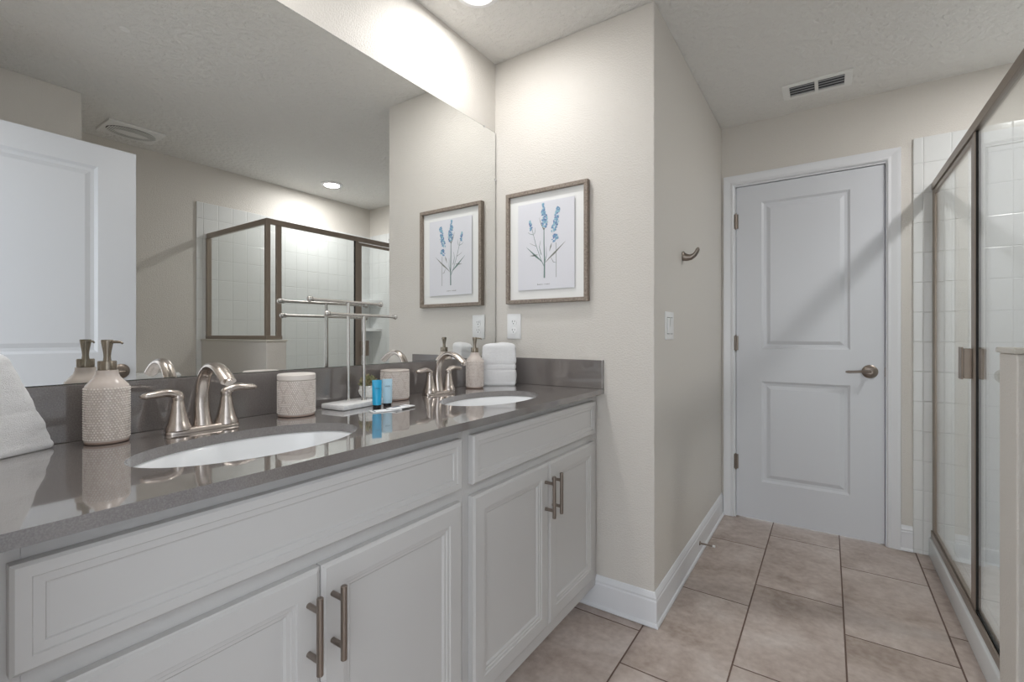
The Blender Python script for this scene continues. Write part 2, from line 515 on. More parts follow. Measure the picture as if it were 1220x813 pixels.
d1 = door_leaf(DX1 - DX0, DH - 0.008, 0.035)
bmesh.ops.translate(d1.bm, vec=(DX0, DY + 0.008, 0.008), verts=d1.bm.verts)
door1 = struct('door_1', d1, M_DOOR)
lever(door1, 0.186, 0.925, DY + 0.008, -1, -1)
mb = MB().box(DX1 + 0.0015, DX1 + 0.0033, DY + 0.0055, DY + 0.03, 0.90, 0.95)
obj('strike_plate', mb, M_NICKEL_D, door1)
for hz in (1.823, 1.073, 0.343):
    mb = MB().cyl((DX0 - 0.0015, DY - 0.004, hz - 0.044), (DX0 - 0.0015, DY - 0.004, hz + 0.044), 0.006, n=14)
    mb.box(DX0 - 0.014, DX0 + 0.012, DY - 0.0005, DY + 0.0078, hz - 0.044, hz + 0.044)
    mb.sphere((DX0 - 0.0015, DY - 0.004, hz + 0.046), 0.005).sphere((DX0 - 0.0015, DY - 0.004, hz - 0.046), 0.005)
    obj('hinge', mb, M_NICKEL_D, door1, smooth=True)
# the entry door, swung open towards the toilet alcove
d2 = door_leaf(0.815, DH - 0.008, 0.035)
R2 = Matrix.Translation((0.27, 0.062, 0.008)) @ Matrix(((0, 1, 0, 0), (1, 0, 0, 0), (0, 0, 1, 0), (0, 0, 0, 1)))
bmesh.ops.transform(d2.bm, matrix=R2, verts=d2.bm.verts)
door2 = struct('door_2', d2, M_DOOR)
def lever_open(xf, sg):
    y, z = 0.877 - 0.062, 0.945
    mb = MB().cyl((xf, y, z), (xf + sg * 0.006, y, z), 0.033, n=36).cyl((xf + sg * 0.006, y, z), (xf + sg * 0.014, y, z), 0.036, 0.024, n=36)
    obj('rose', mb, M_NICKEL_D, door2, smooth=True)
    mb = MB().cyl((xf + sg * 0.012, y, z), (xf + sg * 0.052, y, z), 0.0105, n=20)
    pts = [(xf + sg * 0.050, y + 0.004 - s, z) for s in [0.112 * k / 10 for k in range(11)]]
    mb.tube(pts, [0.0085, 0.010, 0.010, 0.0095, 0.009, 0.0085, 0.0082, 0.008, 0.0078, 0.007, 0.004], n=12, wide=[0.007] * 10 + [0.004], up=(0, 0, 1))
    obj('door_handle', mb, M_NICKEL_D, door2, smooth=True)
lever_open(0.27, -1); lever_open(0.305, 1)
for hz in (1.823, 1.073, 0.343):
    mb = MB().cyl((0.300, 0.052, hz - 0.044), (0.300, 0.052, hz + 0.044), 0.006, n=14).box(0.275, 0.3, 0.0545, 0.0618, hz - 0.044, hz + 0.044)
    obj('hinge', mb, M_NICKEL_D, door2, smooth=True)

# --- shower walls, pan and pony wall
def bull(mb, *a): return mb.box(*a, bev=0.003)
struct('wall_shower_back', bull(MB(), 0.363, RX - 0.009, DY - 0.010, DY, 0.0, 2.135), M_TILEB)
struct('trim_6', MB().box(0.617, RX - 0.045, DY - 0.0135, DY - 0.0098, 0.25, 2.0, bev=0.0015), M_TILEB)
struct('wall_shower_right', bull(MB(), RX - 0.010, RX, 1.556, DY - 0.0005, 0.0, 2.125), M_TILER)
PY0, PY1, PX = 1.588, 1.722, 0.370
struct('wall_pony', MB().box(PX, RX - 0.0101, PY0, PY1, 0, 1.078, bev=0.004), M_WALL)
struct('trim_5', MB().box(PX - 0.006, RX - 0.0101, PY0 - 0.006, PY1 + 0.006, 1.078, 1.092, bev=0.003), M_CAP)
GX = 0.445
mb = MB()
mb.box(0.422, 0.50, PY1 + 0.001, DY - 0.0105, 0, 0.098, bev=0.008, seg=3)
mb.box(0.49, RX - 0.0105, PY1 + 0.001, DY - 0.0105, 0, 0.035)
mb.box(RX - 0.04, RX - 0.0105, PY1 + 0.001, DY - 0.0105, 0.03, 0.098, bev=0.006)
mb.box(0.49, RX - 0.0105, DY - 0.04, DY - 0.0105, 0.03, 0.098, bev=0.006)
mb.box(0.49, RX - 0.0105, PY1 + 0.001, PY1 + 0.03, 0.03, 0.098, bev=0.006)
pan = tag(obj('shower_pan', mb, M_PAN, smooth=True), 'white acrylic shower pan with a raised threshold behind the framed glass', 'shower pan')
obj('drain', MB().cyl((0.9, 2.44, 0.0352), (0.9, 2.44, 0.038), 0.05, n=30), M_CHROME, pan)

# ============================================================ SHOWER ENCLOSURE
enc = thing('shower_enclosure', 'framed clear glass shower enclosure with brown metal rails, standing on the half wall and threshold', 'shower enclosure', (GX, PY0 + 0.065, 0.098))
def epart(name, mb, m, par=enc, smooth=False):
    o = obj(name, mb, m, par, smooth=smooth); o.location = (-GX, -(PY0 + 0.065), -0.098) if par is enc else (0, 0, 0); return o
CY = 1.635           # centre line of the return panel (y)
ZT = 1.893
YW = DY - 0.0105
epart('top_rail', MB().box(GX - 0.012, GX + 0.012, CY - 0.012, YW, ZT - 0.036, ZT, bev=0.002).box(GX + 0.0121, RX - 0.0105, CY - 0.012, CY + 0.012, ZT - 0.036, ZT, bev=0.002), M_BRONZE)
ZB = 0.0985
epart('bottom_track', MB().box(GX - 0.014, GX + 0.014, PY1 + 0.002, YW, ZB, ZB + 0.018, bev=0.002).box(GX - 0.014, GX - 0.0095, PY1 + 0.002, YW, ZB + 0.016, ZB + 0.034).box(GX + 0.0095, GX + 0.014, PY1 + 0.002, YW, ZB + 0.016, ZB + 0.03), M_BRONZE)
ZP = 1.0925
epart('sill_track', MB().box(GX - 0.018, GX + 0.018, CY - 0.018, PY1 + 0.005, ZP, ZP + 0.026, bev=0.002).box(GX + 0.018, RX - 0.0105, CY - 0.018, CY + 0.018, ZP, ZP + 0.026, bev=0.002), M_BRONZE)
def post(name, x0, x1, y0, y1, z0, z1):
    epart(name, MB().box(x0, x1, y0, y1, z0, z1, bev=0.002), M_BRONZE)
post('corner_post', GX - 0.014, GX + 0.014, CY - 0.014, CY + 0.014, ZP + 0.0262, ZT - 0.0362)
post('return_jamb', RX - 0.033, RX - 0.0105, CY - 0.016, CY + 0.016, ZP + 0.0262, ZT - 0.0362)
post('panel_post', GX - 0.0085, GX + 0.0085, PY1 - 0.03, PY1 + 0.006, ZP + 0.0262, ZT - 0.0362)
post('wall_jamb', GX - 0.0085, GX + 0.0085, YW - 0.026, YW, ZB + 0.0185, ZT - 0.0362)
PYP = 2.350
post('strike_post', GX - 0.0085, GX + 0.0085, PYP - 0.028, PYP + 0.004, ZB + 0.0185, ZT - 0.0362)
epart('gasket', MB().box(GX - 0.006, GX + 0.006, PYP - 0.0345, PYP - 0.0285, ZB + 0.02, ZT - 0.037).box(GX - 0.005, GX + 0.006, YW - 0.031, YW - 0.0265, ZB + 0.02, ZT - 0.037).box(GX - 0.006, GX + 0.006, PY1 + 0.0065, PYP - 0.035, ZB + 0.0305, ZB + 0.036), M_GASKET)
def pane(name, *a):
    return epart(name, MB().box(*a), M_GLASS)
pane('glass_panel', GX - 0.003, GX + 0.003, PY1 + 0.007, PYP - 0.0345, ZB + 0.037, ZT - 0.037)
pane('glass_panel', GX - 0.003, GX + 0.003, CY + 0.0185, PY1 - 0.0305, ZP + 0.027, ZT - 0.037)
pane('glass_panel', GX + 0.0185, RX - 0.0335, CY - 0.003, CY + 0.003, ZP + 0.027, ZT - 0.037)
dr = epart('shower_door', MB().box(GX - 0.0075, GX + 0.0075, PYP + 0.005, PYP + 0.030, ZB + 0.022, ZT - 0.042, bev=0.002).box(GX - 0.0075, GX + 0.0075, YW - 0.052, YW - 0.0265, ZB + 0.022, ZT - 0.042, bev=0.002)
     .box(GX - 0.0075, GX + 0.0075, PYP + 0.030, YW - 0.052, ZB + 0.022, ZB + 0.044, bev=0.002).box(GX - 0.0075, GX + 0.0075, PYP + 0.030, YW - 0.052, ZT - 0.064, ZT - 0.042, bev=0.002), M_BRONZE)
obj('door_glass', MB().box(GX - 0.003, GX + 0.003, PYP + 0.0305, YW - 0.0525, ZB + 0.0445, ZT - 0.0645), M_GLASS, dr)
obj('pull_handle', MB().box(GX - 0.034, GX - 0.028, PYP + 0.030, PYP + 0.080, 0.957, 1.078, bev=0.002).box(GX - 0.030, GX - 0.0078, PYP + 0.010, PYP + 0.034, 0.962, 1.073, bev=0.002)
    .box(GX + 0.0078, GX + 0.030, PYP + 0.010, PYP + 0.05, 0.962, 1.073, bev=0.003), M_BRONZE, dr)

def corner_shelf(z, lab):
    b = []
    cx, cy = RX - 0.0105, DY - 0.0105
    for k in range(13):
        a = PI + (PI / 2) * k / 12
        b.append((cx + 0.19 * math.cos(a), cy + 0.19 * math.sin(a)))
    poly = [(cx, cy)] + b
    mb = MB().prism(poly, z - 0.02, z)
    rim = [(cx + 0.186 * math.cos(PI + PI / 2 * k / 12), cy + 0.186 * math.sin(PI + PI / 2 * k / 12), z + 0.003) for k in range(13)]
    mb.tube(rim, 0.004, n=8, up=(0, 0, 1))
    tag(obj('corner_shelf', mb, M_PORC), lab, 'shelf', 'corner shelves in the shower')
corner_shelf(1.18, 'white ceramic corner shelf in the shower, the lower of the two')
corner_shelf(1.465, 'white ceramic corner shelf in the shower, the upper of the two')

sh = thing('overhead_shower', 'chrome shower head on a bent arm from the tiled back wall, above the enclosure rail', 'shower head', (0.86, DY - 0.010, 2.06))
obj('flange', MB().cyl((0, 0, 0), (0, -0.008, 0), 0.03, 0.02, n=24), M_CHROME, sh, smooth=True)
obj('arm', MB().tube([(0, -0.006, 0), (0, -0.05, 0.006), (0, -0.09, 0.0), (0, -0.12, -0.025)], 0.009, n=12, up=(1, 0, 0)), M_CHROME, sh, smooth=True)
obj('spray_face', MB().lathe([(0, 0), (0.012, 0), (0.014, 0.02), (0.034, 0.045), (0.036, 0.055), (0, 0.056)], 28, mtx=Matrix.Translation((0, -0.118, -0.022)) @ Matrix.Rotation(PI + 0.7, 4, 'X')), M_CHROME, sh, smooth=True)
vt = thing('shower_valve', 'round brushed metal shower valve with a lever on the back tile', 'shower valve', (0.86, DY - 0.010, 1.12))
obj('escutcheon', MB().cyl((0, 0, 0), (0, -0.010, 0), 0.085, 0.078, n=40), M_NICKEL, vt, smooth=True)
obj('lever', MB().cyl((0, -0.01, 0), (0, -0.05, 0), 0.02, 0.016, n=24).tube([(0, -0.045, 0), (0, -0.05, -0.04), (0, -0.055, -0.085)], [0.011, 0.008, 0.006], up=(1, 0, 0)), M_NICKEL, vt, smooth=True)

# ============================================================ VANITY CABINETS
CFX = -0.795     # face frame front
DFX = -0.775     # door fronts
FRONT = Matrix(((0, 0, 1, 0), (1, 0, 0, 0), (0, 1, 0, 0), (0, 0, 0, 1)))   # local x->world y, y->world z, z->world x
PROF_DRW = [(0, -0.004), (0.004, 0), (0.018, 0), (0.0195, -0.0022), (0.030, -0.003), (0.0315, -0.0055), (0.034, -0.006)]
PROF_DOOR = [(0, -0.005), (0.003, -0.004), (0.008, 0), (0.046, 0), (0.048, -0.003), (0.055, -0.0035), (0.057, -0.006), (0.063, -0.0065), (0.067, -0.011)]
def pull(parent, y, zc):
    L_ = 0.138
    bx = DFX + 0.034
    mb = MB().cyl((bx, y, zc - L_ / 2), (bx, y, zc + L_ / 2), 0.006, n=18, bev=0.0012)
    for dz in (-0.044, 0.044):
        mb.cyl((DFX - 0.0002, y, zc + dz), (bx, y, zc + dz), 0.0052, n=14)
    return obj('bar_handle', mb, M_NICKEL_D, parent, smooth=True)
def cabinet(label, y0, y1, dy0, gap, dy1, hy, left_stile):
    c = thing('vanity_cabinet', label, 'cabinet', (CFX, (y0 + y1) / 2, 0))
    off = Vector(c.location)
    def put(o): o.location = -off; return o
    mb = MB()
    bx0, bx1 = MX + 0.003, CFX - 0.0195
    mb.box(bx0, bx1, y0, y0 + 0.016, 0.092, 0.880).box(bx0, bx1, y1 - 0.016, y1, 0.092, 0.880).box(bx0, bx1, y0 + .016, y1 - .016, 0.092, 0.108).box(bx0, bx0 + 0.01, y0 + .016, y1 - .016, 0.108, 0.880)
    put(obj('body', mb, M_CAB, c))
    put(obj('toe_kick', MB().box(-0.885, -0.87, y0, y1, 0.001, 0.0915), M_CAB, c))
    mb = MB()
    fx0, fx1 = CFX - 0.019, CFX
    mb.box(fx0, fx1, y0, dy0 + 0.012, 0.092, 0.880, bev=0.001)
    mb.box(fx0, fx1, dy1 - 0.012, y1, 0.092, 0.880, bev=0.001)
    mb.box(fx0, fx1, dy0 + .012, dy1 - .012, 0.092, 0.160).box(fx0, fx1, dy0 + .012, dy1 - .012, 0.680, 0.740).box(fx0, fx1, dy0 + .012, dy1 - .012, 0.845, 0.880)
    put(obj('face_frame', mb, M_CAB, c))
    def front(name, a, b, z0, z1, prof):
        return put(panel_front(name, b - a, z1 - z0, prof, -0.0195, M_CAB, c, Matrix.Translation((DFX, a, z0)) @ FRONT))
    front('drawer_front', dy0, dy1, 0.727, 0.857, PROF_DRW)
    a = front('cabinet_door', dy0, gap - 0.0015, 0.146, 0.695, PROF_DOOR)
    b = front('cabinet_door', gap + 0.0015, dy1, 0.146, 0.695, PROF_DOOR)
    pull(a, hy[0], 0.591); pull(b, hy[1], 0.591)
    return c
cabinet('white two-door vanity cabinet under the nearer sink, at the left edge of the photo', EY + 0.002, 0.938, 0.118, 0.515, 0.917, (0.489, 0.538), 0.09)
cabinet('white two-door vanity cabinet under the far sink, against the beige partition wall', 0.9385, AY - 0.002, 0.962, 1.365, 1.742, (1.338, 1.388), 0.03)

# ============================================================ COUNTERTOP with two oval cut-outs
SINKS = [(-0.985, 0.508), (-0.985, 1.322)]
SA, SB = 0.222, 0.139      # half length along y, half width along x
def ell(cx, cy, a, b, z, n=64):
    return [Vector((cx + b * math.cos(2 * PI * k / n), cy + a * math.sin(2 * PI * k / n), z)) for k in range(n)]
def slab_with_holes():
    b = bmesh.new()
    x0, x1, y0, y1 = MX + 0.002, -0.760, EY + 0.001, AY - 0.001
    n = 64
    ysplit = [y0, (SINKS[0][1] + SINKS[1][1]) / 2, y1]
    for z, flip in ((CT, 0), (CT - 0.0205, 1)):
        for i, (cx, cy) in enumerate(SINKS):
            a0, a1 = ysplit[i], ysplit[i + 1]
            inner = [b.verts.new(p) for p in ell(cx, cy, SA, SB, z, n)]
            outer = []
            for k in range(n):
                a = 2 * PI * k / n; c, s_ = math.cos(a) * SB, math.sin(a) * SA
                t = min(((x1 - cx) / c) if c > 1e-9 else 1e9, ((x0 - cx) / c) if c < -1e-9 else 1e9, ((a1 - cy) / s_) if s_ > 1e-9 else 1e9, ((a0 - cy) / s_) if s_ < -1e-9 else 1e9)
                outer.append(b.verts.new((cx + c * t, cy + s_ * t, z)))
            for k in range(n):
                k2 = (k + 1) % n
                b.faces.new((inner[k], outer[k], outer[k2], inner[k2]))
            # corners: fill triangles
            for qx, qy in ((x0, a0), (x1, a0), (x1, a1), (x0, a1)):
                for k in range(n):
                    p, q = outer[k].co, outer[(k + 1) % n].co
                    if (abs(p.x - q.x) > 1e-6 and abs(p.y - q.y) > 1e-6) and (abs(p.x - qx) < 1e-6 or abs(q.x - qx) < 1e-6) and (abs(p.y - qy) < 1e-6 or abs(q.y - qy) < 1e-6):
                        b.faces.new((outer[k], b.verts.new((qx, qy, z)), outer[(k + 1) % n]))
    # hole walls and rim
    for cx, cy in SINKS:
        A = [b.verts.new(p) for p in ell(cx, cy, SA, SB, CT, n)]; B = [b.verts.new(p) for p in ell(cx, cy, SA, SB, CT - 0.0205, n)]
        for k in range(n): b.faces.new((A[k], A[(k + 1) % n], B[(k + 1) % n], B[k]))
    e = 0.0
    for (ax, ay, bx, by) in ((x0, y0, x1, y0), (x1, y0, x1, y1), (x1, y1, x0, y1), (x0, y1, x0, y0)):
        b.faces.new([b.verts.new(p) for p in ((ax, ay, CT), (bx, by, CT), (bx, by, CT - 0.0205), (ax, ay, CT - 0.0205))])
    bmesh.ops.remove_doubles(b, verts=b.verts, dist=1e-5)
    m = MB(); m.bm.free(); m.bm = b
    return m
ctop = obj('countertop', slab_with_holes(), M_QUARTZ)
tag(ctop, 'dark grey polished quartz countertop with two oval sink openings on the white vanity', 'countertop')
obj('backsplash', MB().box(MX + 0.0005, MX + 0.019, EY + 0.001, AY - 0.001, CT + 0.0002, CT + 0.118, bev=0.0015), M_QUARTZ, ctop)
obj('side_splash', MB().box(MX + 0.0195, -0.761, AY - 0.019, AY - 0.0005, CT + 0.0002, CT + 0.118, bev=0.0015), M_QUARTZ, ctop)

# sinks
def sink(label, cx, cy):
    t = thing('oval_sink', label, 'sink', (cx, cy, CT - 0.0208), group='undermount sinks')
    n = 64
    prof = [(1.10, 0.0), (1.02, 0.0), (1.0, -0.004), (0.97, -0.03), (0.88, -0.08), (0.68, -0.12), (0.42, -0.138), (0.14, -0.144)]
    rings = [[(SB * s * math.cos(2 * PI * k / n), SA * s * math.sin(2 * PI * k / n), z) for k in range(n)] for s, z in prof]
    back = [(0.14, -0.152), (0.44, -0.147), (0.72, -0.128), (0.93, -0.085), (1.03, -0.03), (1.06, -0.012), (1.10, -0.012)]
    rings += [[(SB * s * math.cos(2 * PI * k / n), SA * s * math.sin(2 * PI * k / n), z) for k in range(n)] for s, z in back]
    rings.append(rings[0])
    mb = MB().loft(rings, cap=False)
    obj('basin', mb, M_PORC, t, smooth=True)
    obj('drain', MB().lathe([(0, -0.139), (0.012, -0.138), (0.019, -0.1385), (0.023, -0.1375), (0.026, -0.1395), (0.02, -0.150), (0, -0.150)], 32), M_CHROME, t, smooth=True)
sink('white undermount oval sink nearer the camera, left one in the counter', *SINKS[0])
sink('white undermount oval sink at the far end of the counter', *SINKS[1])

# faucets
def faucet(label, y):
    f = thing('faucet', label, 'faucet', (-1.215, y, CT), group='sink faucets')
    # deck plate: dog-bone
    pts = []
    n = 72
    mb = MB()
    def outline(sx_, z):
        r = []
        for k in range(n):
            a = 2 * PI * k / n
            yy = 0.078 * math.sin(a); 
            xx = (0.026 + 0.004 * (abs(math.sin(a)) ** 3) - 0.004 * (1 - abs(math.sin(a)))) * (math.copysign(abs(math.cos(a)) ** 0.55, math.cos(a)))
            r.append((xx * sx_, yy * (1 - (1 - sx_) * 0.35), z))
        return r
    mb.loft([outline(1.0, 0.0003), outline(1.0, 0.004), outline(0.90, 0.0085), outline(0.70, 0.0115), outline(0.3, 0.0125)])
    obj('deck_plate', mb, M_NICKEL, f, smooth=True)
    for s in (-1, 1):
        hb = MB().lathe([(0, 0.008), (0.0265, 0.008), (0.0255, 0.016), (0.0225, 0.022), (0.0200, 0.030), (0.0155, 0.050), (0.0125, 0.069), (0.0112, 0.073), (0.0115, 0.075), (0.0126, 0.080), (0.0122, 0.086), (0.008, 0.091), (0, 0.092)], 32, mtx=Matrix.Translation((0, s * 0.051, 0)))
        h = obj('handle', hb, M_NICKEL, f, smooth=True)
        pts, rad, wid = [], [], []
        for k in range(15):
            q = k / 14
            yy = s * (0.047 + 0.074 * q)
            zz = 0.0840 + 0.0095 * math.sin(min(q * 2.2, 1.0) * PI / 2) - 0.007 * max(0, q - 0.35)
            pts.append((0.004 * q, yy, zz))
            rad.append((0.0092 - 0.0030 * q + 0.0012 * math.sin(q * PI)) * (1 if q < .95 else 0.55)); wid.append((0.0105 - 0.001 * q + 0.003 * math.sin(q * PI)) * (1 if q < .95 else 0.55))
        obj('lever', MB().tube(pts, rad, n=16, wide=wid, up=(1, 0, 0)), M_NICKEL, h, smooth=True)
    pts, rad, wid = [], [], []
    path = [(-0.004, 0.006), (-0.006, 0.03), (-0.008, 0.06), (-0.005, 0.09), (0.004, 0.118), (0.020, 0.138), (0.042, 0.1495), (0.066, 0.150), (0.088, 0.143), (0.106, 0.132), (0.1235, 0.119)]
    rr = [0.0215, 0.0170, 0.0140, 0.0125, 0.0108, 0.0098, 0.0090, 0.0090, 0.0092, 0.0095, 0.0098]
    ww = [0.0220, 0.0185, 0.0165, 0.0155, 0.0150, 0.0148, 0.0150, 0.0155, 0.0160, 0.0163, 0.0163]
    # smooth resample (Catmull-Rom)
    def cr(P, t):
        i = min(int(t), len(P) - 2); u = t - i
        p0, p1, p2, p3 = P[max(i - 1, 0)], P[i], P[i + 1], P[min(i + 2, len(P) - 1)]
        return tuple(0.5 * ((2 * b) + (-a + c) * u + (2 * a - 5 * b + 4 * c - d) * u * u + (-a + 3 * b - 3 * c + d) * u ** 3) for a, b, c, d in zip(p0, p1, p2, p3))
    P4 = [(x, z, r, w_) for (x, z), r, w_ in zip(path, rr, ww)]
    for k in range(41):
        x, z, r, w_ = cr(P4, k / 40 * (len(P4) - 1.0001))
        pts.append((x, 0, z)); rad.append(r); wid.append(w_)
    obj('spout', MB().tube(pts, rad, n=20, wide=wid, up=(0, 1, 0)).cyl((0.1215, 0, 0.1205), (0.1275, 0, 0.1155), 0.009, n=20), M_NICKEL, f, smooth=True)
    obj('lift_rod', MB().cyl((-0.024, 0, 0.01), (-0.024, 0, 0.075), 0.0028, n=12).sphere((-0.024, 0, 0.078), 0.0055), M_NICKEL, f, smooth=True)
faucet('brushed nickel two-handle faucet behind the nearer, left sink', 0.497)
faucet('brushed nickel two-handle faucet behind the far sink, beside the soap dispenser', 1.300)

# ============================================================ BEADED CERAMICS
def bead_field(R_, z0, z1, n_around, taper=1.0):
    mb = MB(); b = mb.bm
    rows = int(round((z1 - z0) / 0.00485)); step = (z1 - z0) / rows
    br = 0.00225
    for i in range(rows + 1):
        z = z0 + i * step
        for k in range(n_around):
            a = 2 * PI * (k + 0.5 * (i % 2)) / n_around
            # zigzag grooves: triangles of beads
            ph = (a / (2 * PI) * 5) % 1.0
            tri = abs(ph - 0.5) * 2
            q = (z - z0) / (z1 - z0)
            d1 = abs(q * 1.0 - tri); d2 = abs(q * 1.0 - (1 - tri)) 
            small = 0.55 if min(d1, d2) < 0.06 else 1.0
            ca, sa = math.cos(a), math.sin(a)
            r_ = br * small
            T_, U_, O_ = Vector((-sa, ca, 0)), Vector((0, 0, 1)), Vector((ca, sa, 0))
            c = O_ * (R_ - 0.0004) + U_ * z
            r0 = [b.verts.new(c + (T_ * math.cos(j * PI / 3) + U_ * math.sin(j * PI / 3)) * r_) for j in range(6)]
            r1 = [b.verts.new(c + (T_ * math.cos(j * PI / 3) + U_ * math.sin(j * PI / 3)) * r_ * 0.72 + O_ * r_ * 0.72) for j in range(6)]
            top = b.verts.new(c + O_ * r_ * 1.02)
            for j in range(6):
                b.faces.new((r0[j], r0[(j + 1) % 6], r1[(j + 1) % 6], r1[j]))
                b.faces.new((r1[j], r1[(j + 1) % 6], top))
    return mb
def dispenser(label, x, y, rz):
    t = thing('soap_dispenser', label, 'soap dispenser', (x, y, CT), rz, group='beaded soap dispensers')
    R_ = 0.0365
    obj('base_rim', MB().lathe([(0, 0.0004), (R_ - 0.004, 0.0004), (R_ - 0.001, 0.002), (R_, 0.006), (0, 0.006)], 48), M_CLAY, t, smooth=True)
    obj('bottle', MB().lathe([(0, 0.006), (R_, 0.006), (R_, 0.112), (R_ - 0.0015, 0.118), (R_ - 0.008, 0.126), (0.0215, 0.134), (0.0185, 0.142), (0.0182, 0.149), (0, 0.149)], 56), M_CERAMIC, t, smooth=True)
    obj('bead_relief', bead_field(R_, 0.011, 0.112, 42), M_BEAD, t, smooth='all')
    obj('collar', MB().lathe([(0, 0.149), (0.0155, 0.149), (0.0158, 0.151), (0.0158, 0.166), (0.0148, 0.168), (0, 0.168)], 36), M_BRONZE_P, t, smooth=True)
    p = obj('pump', MB().lathe([(0, 0.168), (0.0068, 0.168), (0.0060, 0.177), (0.0068, 0.186), (0.0098, 0.205), (0.0102, 0.210), (0.0095, 0.2115), (0, 0.212)], 30), M_BRONZE_P, t, smooth=True)
    obj('nozzle', MB().tube([(0.006, 0, 0.2068), (0.016, 0, 0.2072), (0.025, 0, 0.2066), (0.029, 0, 0.2040)], [0.0034, 0.0030, 0.0026, 0.0022], n=12, up=(0, 1, 0)), M_BRONZE_P, p, smooth=True)
    return t
dispenser('beaded beige ceramic soap dispenser with a bronze pump, left of the nearer faucet', -1.236, 0.327, 0.75)
dispenser('beaded beige ceramic soap dispenser beside the small towel at the far end', -1.222, 1.523, 0.5)
def canister(label, x, y, H, lid):
    t = thing('ceramic_canister', label, 'canister', (x, y, CT), 0.3, group='beaded ceramic canisters')
    R_ = 0.0475
    obj('base_rim', MB().lathe([(0, 0.0004), (R_ - 0.004, 0.0004), (R_ - 0.001, 0.002), (R_, 0.006), (0, 0.006)], 56), M_CLAY, t, smooth=True)
    obj('jar', MB().lathe([(0, 0.006), (R_, 0.006), (R_, H - lid), (R_ - 0.004, H - lid + 0.0005), (0, H - lid + 0.0005)], 64), M_CERAMIC, t, smooth=True)
    obj('bead_relief', bead_field(R_, 0.011, H - lid - 0.0035, 56), M_BEAD, t, smooth='all')
    z = H - lid + 0.0006
    obj('lid', MB().lathe([(0, z), (R_ - 0.0005, z), (R_ + 0.0014, z + 0.002), (R_ + 0.0014, H - 0.003), (R_ - 0.001, H), (0, H)], 56), M_CERAMIC if lid < 0.01 else M_BEAD, t, smooth=True)
canister('beaded beige ceramic canister with a plain flat lid, right of the nearer faucet', -1.215, 0.730, 0.115, 0.017)
canister('shorter beaded ceramic canister with thin lid, behind the blue tubes', -1.232, 1.098, 0.102, 0.005)

# ============================================================ TOWEL STAND
ts = thing('towel_stand', 'two-bar brushed steel hand towel stand on a white marble base', 'towel stand', (-1.222, 0.945, CT), math.radians(7.8))
obj('marble_base', MB().box(-0.047, 0.047, -0.110, 0.082, 0.0006, 0.0165, bev=0.0035), M_MARBLE, ts, smooth=True)
def tbar(x, y, z, parent):
    po = obj('pole', MB().cyl((x, y, 0.0168), (x, y, z), 0.0052, n=20).cyl((x, y, 0.0168), (x, y, 0.021), 0.0085, 0.0065, n=20), M_STEEL, parent, smooth=True)
    mb = MB().cyl((x, y - 0.142, z), (x, y + 0.142, z), 0.0046, n=18)
    for s in (-1, 1):
        mb.sphere((x, y + s * 0.146, z), 0.0086, seg=20, rings=14).cyl((x, y + s * 0.134, z), (x, y + s * 0.139, z), 0.007, n=18)
    obj('crossbar', mb, M_STEEL, parent, smooth=True)
tbar(-0.030, -0.018, 0.325, ts)
tbar(0.012, 0.006, 0.283, ts)

# ============================================================ POTTED SUCCULENT
ps = thing('potted_succulent', 'small grey-green succulent in a white faceted pot on the marble base', 'plant', (-1.245, 0.993, CT + 0.0168))
prf = [(0.017, 0.0004), (0.026, 0.012), (0.0285, 0.024), (0.026, 0.036), (0.0235, 0.040), (0.0215, 0.040), (0.0215, 0.034)]
rings = [[(r * math.cos(2 * PI * (k + 0.5 * (i % 2)) / 9), r * math.sin(2 * PI * (k + 0.5 * (i % 2)) / 9), z) for k in range(9)] for i, (r, z) in enumerate(prf)]
obj('pot', MB().loft(rings), M_POT, ps)
obj('soil', MB().cyl((0, 0, 0.0345), (0, 0, 0.037), 0.0205, n=20), M_SOIL, ps)
mb = MB(); rnd = random.Random(3)
for cxy, hh, sc_ in (((0, 0), 0.040, 1.0), ((0.012, 0.010), 0.038, 0.85), ((-0.012, 0.008), 0.038, 0.8), ((0.004, -0.013), 0.038, 0.85), ((-0.009, -0.009), 0.037, 0.7)):
    for ring, (nn, el, ln) in enumerate(((7, 0.35, 0.020), (6, 0.75, 0.022), (5, 1.1, 0.022), (3, 1.4, 0.020))):
        for k in range(nn):
            a = 2 * PI * k / nn + ring * 0.5 + rnd.uniform(-.15, .15)
            e = el + rnd.uniform(-.1, .1)
            d = Vector((math.cos(a) * math.cos(e), math.sin(a) * math.cos(e), math.sin(e)))
            p = Vector((cxy[0], cxy[1], hh + ring * 0.003)); l = ln * sc_ * 1.35
            mb.tube([p, p + d * l * .35, p + d * l * .7 + Vector((0, 0, .001)), p + d * l + Vector((0, 0, .003))], [0.0012, 0.0022, 0.0020, 0.0004], n=7, wide=[0.002, 0.0046, 0.0042, 0.0006], up=(-math.sin(a), math.cos(a), 0))
obj('rosette_leaves', mb, M_LEAF, ps, smooth=True)

